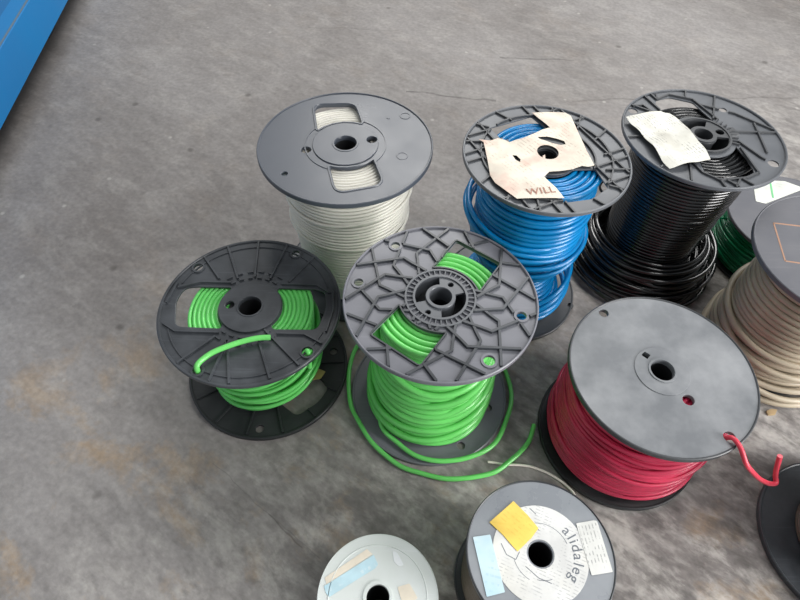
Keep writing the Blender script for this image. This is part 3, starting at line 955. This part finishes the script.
# ------------------------------------------------------------------ small white spool
def spool_white():
    R, H = .085, .120
    root = thing('wire_spool', (-.019, .147, 0), 'small white plastic spool with a pale blue tape strip at the front', 'wire spool', group=GROUP)
    bore = circle(.19 * R, 40)
    mb = MB()
    mb.plate(circle(R - .001, 128), [bore], H - .006, H)
    rim(mb, R, H - .006, H, .002, .0004, .0004)
    mb.lathe([(.19 * R, H - .001), (.25 * R, H - .001), (.245 * R, H + .002), (.195 * R, H + .002)], 40)
    mb.lathe([(.80 * R, H - .0005), (.83 * R, H - .0005), (.82 * R, H + .0008), (.81 * R, H + .0008)], 96)
    mb.build('top_flange', P_white, root)
    mb = MB()
    mb.plate(circle(R - .001, 128), [bore], .001, .007)
    mb.build('bottom_flange', P_white, root)
    core_tube(root, .19 * R, .36 * R, .007, H - .006, P_hub)
    mb = winding([(.008, .070), (.12, .070)], .003, .008, H - .007, jr=.0006, jz=.0006, tilt=.001, seed=61, core=.034, top_rings=False)
    mb.build('wire', W_cream, root)
    bm_ = paper_mat('blue_tape', srgb(196, 226, 236), srgb(226, 238, 242), (0, 120), 0.5, srgb(158, 210, 230), 0.6, rot=-.5)
    s = MB()
    s.plate(rounded(U([(-.90, .14), (-.10, .65), (-.02, .50), (-.06, .44), (-.80, -.02), (-.86, .04)], R), .001), [], H + .0004, H + .0008, .0001)
    s.build('blue_tape', bm_, root, label='pale blue tape strip')
    cm = paper_mat('cream_tape', srgb(236, 226, 208), None)
    s = MB()
    s.plate(rounded(U([(-.90, .27), (-.22, .74), (-.12, .66), (-.86, .17)], R), .001), [], H + .0003, H + .0006, .0001)
    s.build('cream_tape', cm, root, label='narrow cream tape strip')
    s = MB()
    s.plate(rounded(U([(.32, .16), (.52, .22), (.66, .0), (.42, -.12)], R), .002), [], H + .0003, H + .0006, .0001)
    s.build('cream_sticker', cm, root, label='small cream sticker')
    s = MB()
    s.plate(rounded(U([(.22, .72), (.30, .70), (.42, .50), (.33, .48), (.25, .55)], R), .003), [], H, H + .0007, .0001)
    s.build('glue_mark', flat_mat('dried_glue', srgb(238, 242, 244), .3), root)
    return root
spool_white()

# ------------------------------------------------------------------ beige wire spool, right edge
def spool_beige():
    R, H = .150, .285
    root = thing('wire_spool', (.760, .665, 0), 'spool of thick beige wire, orange square outline on its flange, right edge', 'wire spool', group=GROUP)
    th = .008
    bore = circle(.125 * R, 40)
    mb = MB()
    mb.plate(circle(R - .002, 128), [bore], H - th, H)
    rim(mb, R, H - th, H, .003, .0018, .001)
    mb.build('top_flange', P_dusk, root)
    mb = MB()
    mb.plate(circle(.116, 96), [bore], .001, .008)
    mb.build('bottom_flange', P_edge, root)
    core_tube(root, .125 * R, .30 * R, .008, H - th, P_hub)
    prof = [(.009, .120), (.03, .123), (.06, .121), (.10, .117), (.15, .113), (.22, .108), (.285, .106)]
    mb = winding(prof, .0062, .009, H - th - .001, jr=.003, jz=.002, tilt=.005, seed=71, core=.045, rtop=.106)
    loops(mb, [(.008, -.014, .03, .127, .010, 2.6), (.006, -.010, .055, .124, .014, 1.0), (.010, -.018, .014, .128, .004, 0), (.004, -.004, .085, .120, .016, 2.0), (0, 0, .12, .119, .014, 1.4)], .0062)
    wire = mb.build('wire', W_beige, root)
    t = MB()
    t.tube(spline([(-.01, .105, .03), (-.03, .120, .036), (-.060, .108, .038), (-.085, .086, .036), (-.110, .056, .028), (-.122, .03, .018), (-.120, -.01, .014), (-.11, -.03, .016)], 8), .008, 10)
    t.build('wire_loop', W_beige, wire)
    om = flat_mat('orange_marker', srgb(176, 136, 112), .6)
    s = MB()
    c = [(-.64, .50), (-.73, -.10), (-.12, -.20), (-.02, .42)]
    for a, b in zip(c, c[1:] + c[:1]):
        s.rib(U([a, b], R), .0032, H - .0002, H + .0004)
    s.build('marker_outline', om, root, label='orange square drawn on the flange')
    return root
spool_beige()

# ------------------------------------------------------------------ dark green wire spool behind
def spool_dark_green():
    R, H = .140, .118
    root = thing('wire_spool', (.868, .927, 0), 'low spool of dark green wire with a white paper label, behind the beige wire spool', 'wire spool', group=GROUP)
    th = .006
    bore = circle(.125 * R, 40)
    mb = MB()
    mb.plate(circle(R - .002, 128), [bore], H - th, H)
    rim(mb, R, H - th, H, .003, .0015, .001)
    mb.build('top_flange', P_dusk, root)
    mb = MB()
    mb.plate(circle(R - .002, 128), [bore], .001, .007); rim(mb, R, .002, .007, .003, .0015, .001)
    mb.build('bottom_flange', P_soot, root)
    core_tube(root, .125 * R, .30 * R, .007, H - th, P_hub)
    prof = [(.008, .131), (.03, .134), (.06, .132), (.118, .126)]
    mb = winding(prof, .0026, .009, H - th - .001, jr=.0014, jz=.001, tilt=.003, seed=81, core=.042, rtop=.126)
    rnd = random.Random(18)
    loops(mb, [(rnd.uniform(-.003, .001), rnd.uniform(-.003, .001), .025 + .06 * i / 16, .132 + rnd.uniform(0, .004), rnd.uniform(.004, .016), rnd.uniform(0, 6.28)) for i in range(16)], .0026)
    wire = mb.build('wire', W_dgreen, root)
    t = MB()
    t.tube(spline([(-.09, -.10, .03), (-.105, -.135, .045), (-.085, -.147, .055), (-.05, -.146, .06), (-.02, -.138, .05), (0.0, -.13, .04)], 8), .0032, 8)
    t.build('wire_end', W_dgreen, wire)
    t = MB()
    t.tube(spline([(-.13, .02, .09), (-.15, .012, .1), (-.19, .005, .104), (-.225, .004, .104)], 6), .0022, 8)
    t.build('wire_end', W_dgreen, wire)
    pm = paper_mat('white_label_paper', srgb(226, 228, 220), srgb(160, 176, 160), (0, 200), .3, rot=.3)
    lab = MB()
    lab.plate(rounded(U([(-.39, .74), (-.48, .36), (-.34, .31), (.45, .70), (.18, .87), (-.10, .88)], R), .002), [], H + .0003, H + .0008, .0001)
    lab = lab.build('paper_label', pm, root, label='white paper label with a green stripe')
    s = MB()
    s.rib(U([(-.07, .86), (-.17, .45)], R), .005, H + .0007, H + .001)
    s.build('label_stripe', flat_mat('green_ink', srgb(120, 200, 140), .6), lab)
    return root
spool_dark_green()

# ------------------------------------------------------------------ black reel cut by the right edge
def spool_corner():
    R, H = .140, .225
    root = thing('wire_spool', (.762, .268, 0), 'black reel with brown wire cut off by the right edge, below the red wire end', 'wire spool', group=GROUP)
    bore = circle(.125 * R, 40)
    mb = MB()
    mb.plate(circle(R - .002, 128), [bore], .001, .009); rim(mb, R, .002, .009, .004, .003, .001)
    mb.build('bottom_flange', P_black, root)
    mb = MB()
    mb.plate(circle(R - .002, 128), [bore], H - .007, H); rim(mb, R, H - .007, H, .004, .002, .001)
    mb.build('top_flange', P_soot, root)
    core_tube(root, .125 * R, .28 * R, .009, H - .007, P_hub)
    mb = winding([(.010, .085), (.225, .088)], .0035, .010, H - .008, jr=.001, jz=.001, tilt=.002, seed=91, core=.04, top_rings=False)
    mb.build('wire', W_brown, root)
    return root
spool_corner()

# ------------------------------------------------------------------ blue steel rack beam, top left
def blue_rack():
    a = Vector((-1.0581, 1.2291)); b = Vector((-1.1371, 1.9225))
    d = (b - a).normalized()
    ang = atan2(d.y, d.x)
    o = a - d * 1.3
    root = thing('steel_platform', (o.x, o.y, 0), 'blue painted steel platform edge raised off the floor in the top left corner', 'steel platform', rot=(0, 0, ang))
    paint = plastic('blue_paint', srgb(0, 122, 190), srgb(0, 132, 198), 0.4, 0.38, 5, spec=0.5)
    deck_p = plastic('blue_deck_paint', srgb(6, 104, 168), srgb(30, 120, 174), 0.4, 0.45, 5)
    L = 2.8
    beam = MB()
    # C-channel: local x along the edge, local +y away from the spools
    prof = [(0, .06), (.05, .06), (.05, .066), (.006, .066), (.006, .172), (.05, .172), (.05, .178), (.004, .178), (0, .174)]
    beam.sweep([(0, 0, 0), (L, 0, 0)], [(-y, z) for y, z in prof], up=(0, 0, 1))
    beam.build('edge_beam', paint, root, angle=20)
    dk = MB(); dk.box(0, L, .05, .75, .170, .1775)
    dk.build('deck', deck_p, root, smooth=False)
    ln = MB(); ln.box(0, L, .0005, .006, .1775, .1786)
    ln.build('worn_edge', flat_mat('worn_steel', srgb(112, 138, 160), .5, .3), root, smooth=False, label='worn grey edge line')
    for x in (.15, 1.0, 1.9, 2.65):
        for y in (.04, .68):
            f = MB(); f.box(x - .03, x + .03, y + .012, y + .06, .0, .170)
            f.build('foot', P_soot, root, smooth=False)
blue_rack()

# ------------------------------------------------------------------ scraps on the floor
sc = MB()
sc.plate(rounded([(-.016, -.008), (.004, -.012), (.018, .0), (.006, .012), (-.012, .010)], .002), [], 0, .002, .0004, subdiv=1, wobble=.002, seed=1.0)
o = sc.build('paper_scrap', paper_mat('yellowed_paper', srgb(196, 176, 112), None))
o.location = (-.160, .557, .0120); o.rotation_euler = (0.0, 0.0, .4)
o['label'] = 'yellowed paper scrap lying on the lower flange of the leftmost green wire spool'; o['category'] = 'paper scrap'
sc = MB()
sc.plate(rounded([(-.012, -.004), (.002, -.007), (.013, .001), (.004, .006), (-.009, .005)], .001), [], 0, .003, .0005, subdiv=1, wobble=.002, seed=3.0)
o = sc.build('wood_chip', flat_mat('tan_chip', srgb(186, 160, 120), .7))
o.location = (.727, .509, .0008); o.rotation_euler = (0, 0, .3)
o['label'] = 'small tan chip on the floor between the red and beige wire spools'; o['category'] = 'chip'

# ------------------------------------------------------------------ lights
w = bpy.data.worlds.new('world'); scene.world = w
w.use_nodes = True
bg = w.node_tree.nodes['Background']
bg.inputs['Color'].default_value = (0.93, 0.97, 1.0, 1)
bg.inputs['Strength'].default_value = 0.40

def area(name, loc, target, sx, sy, power, col=(1, 1, 1)):
    l = bpy.data.lights.new(name, 'AREA')
    l.shape = 'RECTANGLE'; l.size = sx; l.size_y = sy; l.energy = power; l.color = col
    o = bpy.data.objects.new(name, l); COL.objects.link(o)
    o.location = loc
    o.rotation_euler = (Vector(target) - Vector(loc)).to_track_quat('-Z', 'Y').to_euler()
    return o
area('ceiling_lamp', (.7, 3.6, 3.0), (.25, .8, 0), 3.0, 1.2, 105, (1, .99, .97))
area('ceiling_lamp', (1.7, .1, 2.4), (.3, .6, .1), .5, 1.6, 30, (1, .99, .97))
area('front_right_fill', (2.7, -.9, .95), (.3, .6, .15), 1.2, 1.6, 112, (1, .99, .98))  # added low fill out of view, brightens the wires under the flanges

# ------------------------------------------------------------------ camera
cam = bpy.data.cameras.new('camera')
cam.sensor_width = 36; cam.sensor_fit = 'HORIZONTAL'
cam.lens = 573.218 / 800 * 36
cam.clip_start = .01
co = bpy.data.objects.new('camera', cam); COL.objects.link(co)
pitch, roll = .64241, .029015
d = Vector((0, sin(pitch), -cos(pitch))); up = Vector((0, cos(pitch), sin(pitch))); rt = Vector((1, 0, 0))
r2 = rt * cos(roll) + up * sin(roll); u2 = -rt * sin(roll) + up * cos(roll)
co.matrix_world = Matrix(((r2.x, u2.x, -d.x, 0), (r2.y, u2.y, -d.y, 0), (r2.z, u2.z, -d.z, 1.01175), (0, 0, 0, 1)))
scene.camera = co

scene.view_settings.view_transform = 'Standard'
scene.view_settings.look = 'None'
scene.view_settings.exposure = 0.0
scene.view_settings.gamma = 1.0
scene.view_settings.use_curve_mapping = False
